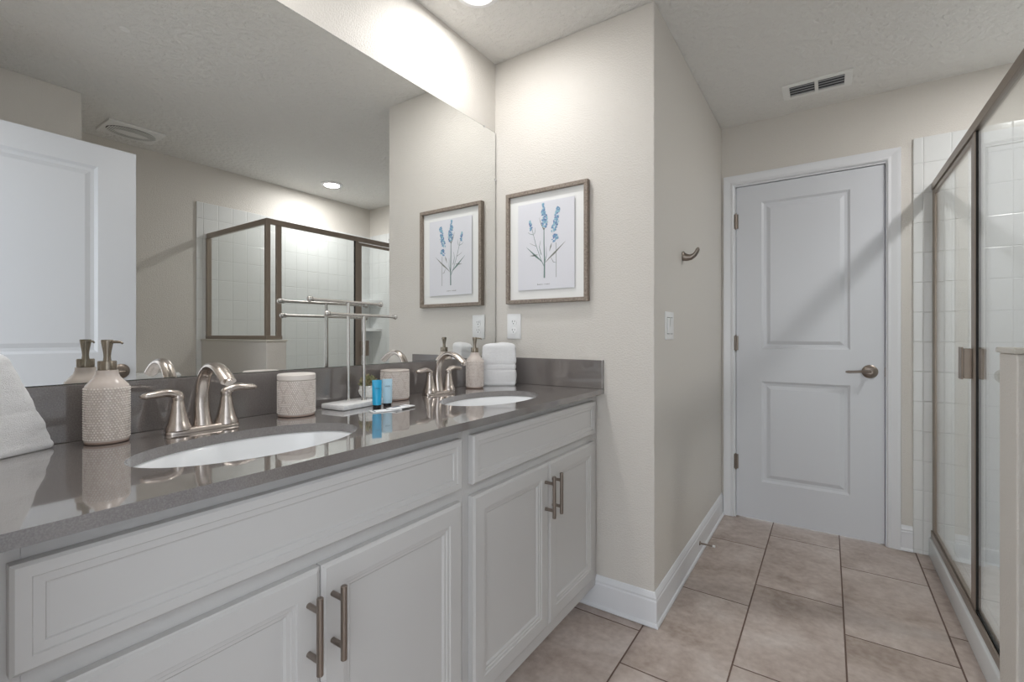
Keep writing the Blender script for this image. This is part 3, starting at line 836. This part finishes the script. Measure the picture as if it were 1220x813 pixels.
# ============================================================ TUBES AND PACKETS
def tube_bottle(name, label, x, y, rz, R_, H, m, capr, cap_h):
    t = thing(name, label, 'tube', (x, y, CT), rz)
    obj('cap', MB().lathe([(0, 0.0004), (capr - 0.001, 0.0004), (capr, 0.0015), (capr, cap_h), (0, cap_h)], 28), M_BLACK, t, smooth=True)
    n = 32; rings = []
    for k in range(9):
        q = k / 8; z = cap_h + 0.0002 + (H - cap_h) * q
        sx_ = R_ * (1 + 0.03 * q); sy_ = R_ * (1 - 0.90 * q ** 1.3)
        if k == 0: sx_ = sy_ = R_ * 0.94
        rings.append([(sy_ * math.sin(2 * PI * j / n), sx_ * math.cos(2 * PI * j / n), z) for j in range(n)])
    rings.append([(0.0011 * math.sin(2 * PI * j / n), R_ * 1.03 * math.cos(2 * PI * j / n), H + 0.004) for j in range(n)])
    obj('body', MB().loft(rings), m, t, smooth=True)
    return t
FACE = -0.61
tb = tube_bottle('toiletry_tube', 'bright blue toiletry tube standing on its black cap beside the marble base', -1.115, 0.924, FACE, 0.0135, 0.083, M_BLUE, 0.0122, 0.013)
tp = tube_bottle('toiletry_tube', 'pale blue toiletry tube standing right behind the bright blue one', -1.140, 0.985, FACE, 0.0148, 0.080, M_PALE, 0.0125, 0.009)
def marks(parent, R_, H, z, seed):
    # small dark printed characters on the tube face
    mb = MB(); r = random.Random(seed)
    for k in range(5):
        y = -0.006 + k * 0.003
        hh = 0.0022 + 0.0012 * r.random()
        x = R_ * (1 - 0.90 * ((z - 0.012) / (H - 0.012)) ** 1.3) + 0.0008
        mb.box(x - 0.0012, x, y, y + 0.0006, z, z + hh)
        mb.box(x - 0.0012, x, y, y + 0.0017, z + (hh if k % 2 else 0), z + (hh if k % 2 else 0) + 0.0006)
    obj('printed_mark', mb, M_INK, parent)
marks(tb, 0.0135, 0.083, 0.060, 1); marks(tp, 0.0148, 0.080, 0.060, 5)
def packet(label, x, y, rz, w_, l_, z, bands):
    mb = MB().box(-w_ / 2, w_ / 2, -l_ / 2, l_ / 2, 0.0003, 0.0028, bev=0.0008)
    o = obj('flat_packet', mb, M_CARD, loc=(x, y, CT + z)); o.rotation_euler = (0, 0, rz)
    tag(o, label, 'packet')
    for a0, a1, x0, x1 in bands: obj('printed_band', MB().box(x0 * w_, x1 * w_, a0 * l_, a1 * l_, 0.0028, 0.0030), M_INK, o)

packet('flat white toiletry packet lying in front of the bright blue tube', -1.066, 0.915, -0.35, 0.036, 0.088, 0.0, [(-0.42, -0.36, -0.4, 0.3), (0.05, 0.3, -0.42, -0.1), (0.34, 0.38, -0.4, 0.4)])
packet('flat white toiletry packet with dark print, nearest the far sink', -1.060, 0.968, 0.12, 0.038, 0.086, 0.0034, [(-0.3, 0.1, -0.45, -0.15), (0.2, 0.24, -0.4, 0.4)])

# ============================================================ TOWELS
def towel(name, label, base4, top4, H, folds, seed, group=None, band=None):
    """rounded folded cloth block: base4/top4 = footprints (ccw), folds = crease heights 0..1"""
    nu, nv = 64, 56
    c0 = sum((Vector((*p, 0)) for p in base4), Vector()) / 4
    ox, oy = c0.x, c0.y
    def sq(q4, a):
        # rounded rectangle point via superellipse mapping to bilinear quad
        c, s_ = math.cos(a), math.sin(a)
        e = 0.22
        u = math.copysign(abs(c) ** e, c); v = math.copysign(abs(s_) ** e, s_)
        u, v = (u + 1) / 2, (v + 1) / 2
        A, B, C, D = [Vector(p) for p in q4]
        return A * (1 - u) * (1 - v) + B * u * (1 - v) + C * u * v + D * (1 - u) * v
    rings = []
    rnd = random.Random(seed); ph = rnd.random() * 10
    for j in range(nv + 1):
        q = j / nv
        z = H * (0.5 - 0.5 * math.cos(PI * q)) if False else H * q
        edge = min(q, 1 - q)
        shrink = 1 - 0.10 * (1 - min(edge / 0.07, 1)) ** 2
        cr_ = 0
        for fz, dep in folds:
            cr_ += dep * math.exp(-((q - fz) / 0.016) ** 2)
        ring = []
        for k in range(nu):
            a = 2 * PI * (k + .5) / nu
            p = sq(base4, a) * (1 - q) + sq(top4, a) * q
            cen = sum((Vector(x) for x in base4), Vector((0, 0))) / 4 * (1 - q) + sum((Vector(x) for x in top4), Vector((0, 0))) / 4 * q
            d = p - cen
            wob = 0.06 * noise.noise(Vector((p.x * 22 + ph, p.y * 22, z * 26))) + 0.02 * noise.noise(Vector((p.x * 60, p.y * 60 + ph, z * 70)))
            f = shrink * (1 - cr_) * (1 + wob)
            p2 = cen + d * f
            zz = z + 0.004 * noise.noise(Vector((p.x * 18, p.y * 18, ph))) * q
            ring.append((p2.x - ox, p2.y - oy, max(zz, 0.0006)))
        rings.append(ring)
    # top closes with shrinking rings
    last = rings[-1]; cx = sum(p[0] for p in last) / nu; cy = sum(p[1] for p in last) / nu
    for s_, dz in ((0.85, 0.004), (0.6, 0.007), (0.3, 0.008), (0.08, 0.0082)):
        rings.append([(cx + (p[0] - cx) * s_, cy + (p[1] - cy) * s_, p[2] + dz) for p in last])
    o = obj(name, MB().loft(rings), M_TOWEL, smooth='all', loc=(ox, oy, CT))
    return tag(o, label, 'towel', group)
# small towel standing in the far corner, facing the camera
A_, B_ = Vector((-1.243, 1.597)), Vector((-1.120, 1.682))
tdir = (B_ - A_).normalized(); ndir = Vector((-tdir.y, tdir.x))
q = [A_, B_, B_ + ndir * 0.062, A_ + ndir * 0.062]
towel('folded_towel', 'small white terry towel folded upright in the far corner of the counter', [tuple(p) for p in q], [tuple(p + ndir * 0.004) for p in q], 0.178, [(0.385, 0.055), (0.52, 0.05), (0.10, 0.02), (0.80, 0.01)], 4)
towel('folded_towel', 'white terry towel folded upright at the left end of the counter, before the mirror',
      [(-1.158, 0.085), (-1.262, 0.262), (-1.292, 0.20), (-1.262, 0.060)][::-1], [(-1.165, 0.070), (-1.240, 0.192), (-1.290, 0.150), (-1.262, 0.055)][::-1], 0.186, [(0.42, 0.02), (0.10, 0.012), (0.62, 0.008)], 9)

# ============================================================ MIRROR
mt = thing('wall_mirror', 'large frameless mirror covering the wall above the grey backsplash', 'mirror', (MX, 0.9, CT + 0.119))
mz0, mz1 = CT + 0.1185, 2.083
my0, my1 = EY + 0.003, AY - 0.007
def mpart(n_, mb, m, **k):
    o = obj(n_, mb, m, mt, **k); o.location = (-MX, -0.9, -(CT + 0.119)); return o
mpart('mirror_glass', MB().box(MX + 0.0012, MX + 0.0062, my0 + .001, my1 - .001, mz0 + .001, mz1 - .001), M_MIRROR)
mpart('mirror_edge', MB().box(MX + 0.0004, MX + 0.0060, my0, my0 + .001, mz0, mz1).box(MX + 0.0004, MX + 0.0060, my1 - .001, my1, mz0, mz1).box(MX + 0.0004, MX + 0.0060, my0, my1, mz1 - .001, mz1).box(MX + 0.0004, MX + 0.0060, my0, my1, mz0, mz0 + .001), M_MIRROR_EDGE)
for cy, cz in ((1.70, mz1), (0.6, mz1), (AY - 0.006, 1.86)):
    mpart('mirror_clip', MB().box(MX + 0.0003, MX + 0.009, cy - 0.005, cy + 0.005, cz - 0.005, cz + 0.004, bev=0.001), M_CHROME)

# ============================================================ FRAMED PRINT
pf = thing('framed_print', 'framed lavender botanical print in a weathered wood frame, on the wall above the outlet', 'picture', (-1.0295, AY, 1.5185))
fw, fh = 0.412, 0.506
mb = MB(); o_, i_ = (fw / 2, fh / 2), (fw / 2 - 0.017, fh / 2 - 0.017)
for a in (0,):
    mb.box(-o_[0], o_[0], -0.026, -0.001, o_[1] - 0.017, o_[1], bev=0.0012).box(-o_[0], o_[0], -0.026, -0.001, -o_[1], -o_[1] + 0.017, bev=0.0012)
    mb.box(-o_[0], -i_[0], -0.026, -0.001, -i_[1], i_[1], bev=0.0012).box(i_[0], o_[0], -0.026, -0.001, -i_[1], i_[1], bev=0.0012)
obj('frame', mb, M_WOOD, pf)
obj('mat_board', MB().box(-i_[0], i_[0], -0.010, -0.002, -i_[1], i_[1]), M_MATB, pf)
pr_ = obj('print_sheet', MB().box(-0.1425, 0.1425, -0.0165, -0.0150, -0.1935, 0.1935).box(-0.12, 0.12, -0.015, -0.0102, -0.17, 0.17), M_PAPER, pf)
def uv(px, py):   # from photo crop of the sheet (52..494 x, 100..770 y), perspective undone roughly
    return ((px - 272) / 442 * 0.285, (440 - py) / 672 * 0.387)
PLY = -0.0166
def strip(mb, pts, w0, w1, mi):
    P = [Vector(uv(*p)) for p in pts]; Lf, Rt = [], []
    for i, p in enumerate(P):
        t = (P[min(i + 1, len(P) - 1)] - P[max(i - 1, 0)]).normalized(); n_ = Vector((-t.y, t.x))
        wq = w0 + (w1 - w0) * i / (len(P) - 1)
        Lf.append(p + n_ * wq); Rt.append(p - n_ * wq)
    poly = Lf + Rt[::-1]
    mb.loft([[(p.x, PLY + 0.0001, p.y) for p in poly], [(p.x, PLY - 0.0003, p.y) for p in poly]], mi=mi)
def blob(mb, c, rx, ry, rot, mi, dz=0.0):
    P = []
    for k in range(9):
        a = 2 * PI * k / 9; q_ = Vector((rx * math.cos(a) * (1 + .15 * math.sin(3 * a)), ry * math.sin(a)))
        P.append((c[0] + q_.x * math.cos(rot) - q_.y * math.sin(rot), c[1] + q_.x * math.sin(rot) + q_.y * math.cos(rot)))
    mb.loft([[(p[0], PLY, p[1]) for p in P], [(p[0], PLY - 0.0004 - dz, p[1]) for p in P]], mi=mi)
mb = MB(); r = random.Random(11)
strip(mb, [(265, 690), (266, 560), (262, 420), (262, 310)], 0.0036, 0.0016, 3)
strip(mb, [(357, 690), (357, 560), (355, 430)], 0.0009, 0.0009, 4)
strip(mb, [(262, 600), (235, 540), (212, 470), (195, 420), (180, 360), (165, 300)], 0.0012, 0.0008, 3)
strip(mb, [(240, 510), (225, 450), (235, 400)], 0.0018, 0.0003, 3)
strip(mb, [(200, 440), (170, 425), (150, 412)], 0.0011, 0.0004, 4)
strip(mb, [(180, 350), (150, 340), (135, 325)], 0.0012, 0.0004, 3)
strip(mb, [(185, 345), (192, 320), (192, 295)], 0.0010, 0.0003, 3)
strip(mb, [(268, 570), (282, 520), (280, 450)], 0.0015, 0.0003, 3)
strip(mb, [(262, 320), (240, 275), (225, 225)], 0.0030, 0.0003, 4)
strip(mb, [(262, 320), (278, 290), (295, 262)], 0.0022, 0.0003, 4)
for pts, wm, mi in (([(258, 580), (200, 520), (120, 440)], 0.0042, 3), ([(215, 508), (180, 512), (150, 510)], 0.0028, 4), ([(270, 575), (340, 510), (425, 430)], 0.0040, 4), ([(315, 540), (335, 575), (357, 580)], 0.0012, 4), ([(305, 490), (315, 455), (322, 430)], 0.003, 4)):
    (a, b, c) = pts; strip(mb, [a, ((a[0] + b[0]) / 2, (a[1] + b[1]) / 2 - 3), b], 0.0005, wm, mi); strip(mb, [b, ((c[0] + b[0]) / 2, (c[1] + b[1]) / 2), c], wm, 0.0003, mi)
for (x0, y0, x1, y1, w0, cnt) in ((252, 125, 275, 300, 24, 62), (372, 165, 345, 335, 24, 52), (352, 370, 350, 415, 26, 18), (150, 240, 160, 305, 9, 14)):
    for k in range(cnt):
        q_ = k / (cnt - 1)
        px = x0 + (x1 - x0) * q_ + r.uniform(-1, 1) * w0 * (0.5 + 0.9 * q_ if w0 > 10 else 1) * 0.75; py = y0 + (y1 - y0) * q_ + r.uniform(-6, 6)
        s_ = r.uniform(0.0032, 0.0054)
        blob(mb, uv(px, py), s_ * 1.25, s_ * 0.8, r.uniform(0, PI), r.choice([0, 0, 1, 2, 2]), k * 0.000012)
# the small handwritten caption, a fine scribbled line
cap_pts = []
for k in range(60):
    cap_pts.append((210 + k * 1.65, 738 + (5 * math.sin(k * 1.9) * (0.6 + 0.4 * math.sin(k * .7))) - (6 if k in (2, 30) else 0)))
strip(mb, cap_pts[:28], 0.00035, 0.00035, 4); strip(mb, cap_pts[32:], 0.00035, 0.00035, 4)
obj('botanical_drawing', mb, [M_PETAL, M_PETAL2, M_PETAL3, M_STEM, M_STEM2], pr_)

# ============================================================ OUTLET, SWITCH, HOOK, DOOR STOP
ol = thing('wall_outlet', 'white duplex outlet on the wall just above the small folded towel', 'outlet', (-1.2035, AY, 1.163))
obj('cover_plate', MB().box(-0.0375, 0.0375, -0.006, -0.0003, -0.058, 0.058, bev=0.002), M_PLATE, ol, smooth=True)
for s in (-1, 1):
    rc = obj('receptacle', MB().cyl((0, -0.0055, s * 0.0195), (0, -0.0085, s * 0.0195), 0.0165, n=28), M_PLATE, ol, smooth=True)
    mb = MB().box(-0.0075, -0.0055, -0.009, -0.0085, s * 0.0195 - 0.001, s * 0.0195 + 0.008).box(0.0055, 0.0075, -0.009, -0.0085, s * 0.0195 - 0.0, s * 0.0195 + 0.007).cyl((0, -0.0085, s * 0.0195 - 0.007), (0, -0.009, s * 0.0195 - 0.007), 0.0026, n=12)
    obj('slot', mb, M_SLOT, rc)
obj('screw', MB().cyl((0, -0.0058, 0), (0, -0.0075, 0), 0.003, n=14), M_STEEL, ol)
sw = thing('light_switch', 'white rocker light switch on the partition wall, below the robe hook', 'switch', (SX, 1.985, 1.162))
obj('cover_plate', MB().box(0.0003, 0.006, -0.058, 0.058, -0.058, 0.058, bev=0.002), M_PLATE, sw, smooth=True)
for s in (-1, 1):
    mtx = Matrix.Translation((0.006, s * 0.023, 0)) @ Matrix.Rotation(0.07 * s, 4, 'Y')
    obj('rocker', MB().box(-0.002, 0.0035, -0.0165, 0.0165, -0.033, 0.033, bev=0.001, mtx=mtx), M_PLATE, sw)
    obj('rocker_gap', MB().box(0.0058, 0.0064, s * 0.023 - 0.0185, s * 0.023 + 0.0185, -0.035, 0.035), M_VENTDARK, sw)
hk = thing('robe_hook', 'curved brushed nickel robe hook on the partition wall above the switch', 'hook', (SX, 2.215, 1.487))
obj('mounting_plate', MB().lathe([(0, 0.0003), (0.021, 0.0003), (0.021, 0.005), (0.018, 0.008), (0, 0.008)], 28, mtx=Matrix.Rotation(PI / 2, 4, 'Y')), M_NICKEL_D, hk, smooth=True)
obj('hook_arm', MB().tube([(0.004, 0, -0.004), (0.018, 0, -0.009), (0.036, 0, -0.009), (0.052, 0, 0.000), (0.062, 0, 0.014), (0.067, 0, 0.026)], [0.019, 0.0165, 0.0135, 0.0105, 0.009, 0.0085], n=18, wide=[0.018, 0.016, 0.014, 0.013, 0.013, 0.012], up=(0, 1, 0)).sphere((0.067, 0, 0.027), 0.008, sc_=(0.8, 1.25, 0.8)), M_NICKEL_D, hk, smooth=True)
ds = thing('door_stop', 'small bronze door stop with a white tip on the baseboard near the closed door', 'door stop', (SX + 0.012, 2.50, 0.062))
obj('stop_rod', MB().cyl((0.0005, 0, 0), (0.004, 0, 0), 0.011, 0.009, n=20).cyl((0.004, 0, 0), (0.062, 0, 0), 0.0042, n=14), M_NICKEL_D, ds, smooth=True)
obj('rubber_tip', MB().cyl((0.062, 0, 0), (0.074, 0, 0), 0.0062, 0.0055, n=16), M_PLATE, ds, smooth=True)

# ============================================================ CEILING FITTINGS
vn = thing('ceiling_vent', 'white rectangular ceiling vent with two louvred openings, near the closed door', 'vent', (-0.050, 2.868, CZ))
mb = MB().box(-0.150, 0.150, -0.085, -0.058, -0.009, -0.0003, bev=0.002).box(-0.150, 0.150, 0.058, 0.085, -0.009, -0.0003, bev=0.002)
mb.box(-0.150, -0.118, -0.058, 0.058, -0.009, -0.0003).box(0.118, 0.150, -0.058, 0.058, -0.009, -0.0003).box(-0.008, 0.008, -0.058, 0.058, -0.009, -0.0003)
obj('frame', mb, M_VENT, vn)
obj('duct', MB().box(-0.118, 0.118, -0.058, 0.058, -0.002, -0.0004), M_VENTDARK, vn)
for s in (-1, 1):
    for k in range(4):
        y = -0.042 + k * 0.028
        obj('louvre', MB().box(-0.054, 0.054, -0.0075, 0.0075, -0.0008, 0.0008, mtx=Matrix.Translation((s * 0.063, y, -0.0065)) @ Matrix.Rotation(0.18, 4, 'X')), M_LOUVRE, vn)
fn = thing('exhaust_fan_cover', 'white exhaust fan cover with a curved slotted grille, on the ceiling by the toilet alcove', 'vent', (1.035, 1.085, CZ))
mb = MB().box(-0.125, 0.125, -0.145, 0.145, -0.014, -0.0004, bev=0.006, seg=3)
obj('cover', mb, M_VENT, fn, smooth=True)
rings = []
obj('grille', MB().prism([(-0.095 * math.cos(a) * 1.0, 0.125 * math.sin(a)) for a in [2 * PI * k / 32 for k in range(32)]], -0.0165, -0.0142), M_VENTDARK, fn)
for k in range(-11, 12):
    y = k * 0.0105
    hx = 0.095 * math.sqrt(max(0, 1 - (y / 0.125) ** 2))
    if hx > 0.01:
        obj('grille_bar', MB().box(-hx, hx, y - 0.0028, y + 0.0028, -0.0195, -0.0166), M_VENT, fn)
obj('centre_panel', MB().prism([(0.034 * math.cos(a), 0.085 * math.sin(a)) for a in [2 * PI * k / 32 for k in range(32)]], -0.022, -0.0196), M_VENT, fn)
tag(obj('ceiling_plate', MB().lathe([(0, -0.004), (0.016, -0.004), (0.019, -0.0004), (0, -0.0004)], 28), M_VENT, loc=(-0.161, 0.707, CZ)), 'tiny round cover cap on the ceiling, seen at the mirror top left', 'cover plate')

def can_light(label, x, y, power, group='recessed ceiling lights'):
    t = thing('recessed_light', label, 'ceiling light', (x, y, CZ), group=group)
    obj('trim_ring', MB().lathe([(0.062, -0.0004), (0.088, -0.0004), (0.088, -0.004), (0.082, -0.008), (0.066, -0.010), (0.062, -0.006), (0.062, -0.0004)], 40), M_PLATE, t, smooth=True)
    obj('lens', MB().cyl((0, 0, -0.0005), (0, 0, -0.003), 0.0615, n=40), M_LENS, t)
    ld = bpy.data.lights.new('lamp_light', 'AREA'); ld.shape = 'DISK'; ld.size = 0.12; ld.energy = power; ld.color = (1.0, 0.985, 0.965)
    lo = bpy.data.objects.new('lamp_light', ld); col.objects.link(lo); lo.parent = t; lo.location = (0, 0, -0.0112)
    return t
can_light('recessed ceiling light over the shower, seen in the mirror above the glass enclosure', 0.905, 2.436, SHOWER_POWER)
can_light('recessed ceiling light above the far sink, cut off by the top of the photo', -1.088, 1.370, CAN_POWER)
can_light('recessed ceiling light above the nearer sink, outside the top of the photo', -1.09, 0.45, CAN_POWER)

# ============================================================ TOILET in the alcove
tl = thing('toilet', 'white toilet behind the open door, tank lid just showing in the mirror', 'toilet', (RX - 0.012, 1.16, 0))
def oval(cx, rx, ry, z, n=40, e=1.0):
    return [(cx + rx * math.copysign(abs(math.cos(2 * PI * k / n)) ** e, math.cos(2 * PI * k / n)), ry * math.copysign(abs(math.sin(2 * PI * k / n)) ** e, math.sin(2 * PI * k / n)), z) for k in range(n)]
obj('tank', MB().loft([oval(-0.10, 0.075, 0.19, 0.40, e=.35), oval(-0.10, 0.09, 0.215, 0.44, e=.35), oval(-0.10, 0.097, 0.225, 0.825, e=.35)]), M_PORC, tl, smooth=True)
obj('tank_lid', MB().loft([oval(-0.10, 0.100, 0.235, 0.8255, e=.35), oval(-0.10, 0.102, 0.238, 0.845, e=.35), oval(-0.10, 0.092, 0.228, 0.862, e=.4), oval(-0.10, 0.05, 0.15, 0.868, e=.6)]), M_PORC, tl, smooth=True)
obj('bowl', MB().loft([oval(-0.38, 0.20, 0.105, 0.001), oval(-0.38, 0.19, 0.10, 0.06), oval(-0.38, 0.17, 0.10, 0.18), oval(-0.42, 0.23, 0.155, 0.32), oval(-0.44, 0.255, 0.18, 0.385), oval(-0.44, 0.25, 0.178, 0.40)]).box(-0.24, -0.03, -0.12, 0.12, 0.30, 0.398, bev=0.02), M_PORC, tl, smooth=True)
obj('seat', MB().loft([oval(-0.44, 0.25, 0.182, 0.4005), oval(-0.44, 0.253, 0.185, 0.412), oval(-0.44, 0.24, 0.175, 0.42)]), M_PLATE, tl, smooth=True)
obj('seat_lid', MB().loft([oval(-0.44, 0.245, 0.18, 0.4205), oval(-0.44, 0.243, 0.178, 0.432), oval(-0.44, 0.20, 0.14, 0.440), oval(-0.44, 0.10, 0.07, 0.443)]), M_PLATE, tl, smooth=True)
obj('flush_handle', MB().cyl((-0.197, -0.16, 0.76), (-0.212, -0.16, 0.76), 0.012, n=16).tube([(-0.210, -0.16, 0.76), (-0.214, -0.12, 0.755), (-0.214, -0.09, 0.75)], 0.005, n=10, up=(0, 0, 1)), M_CHROME, tl, smooth=True)
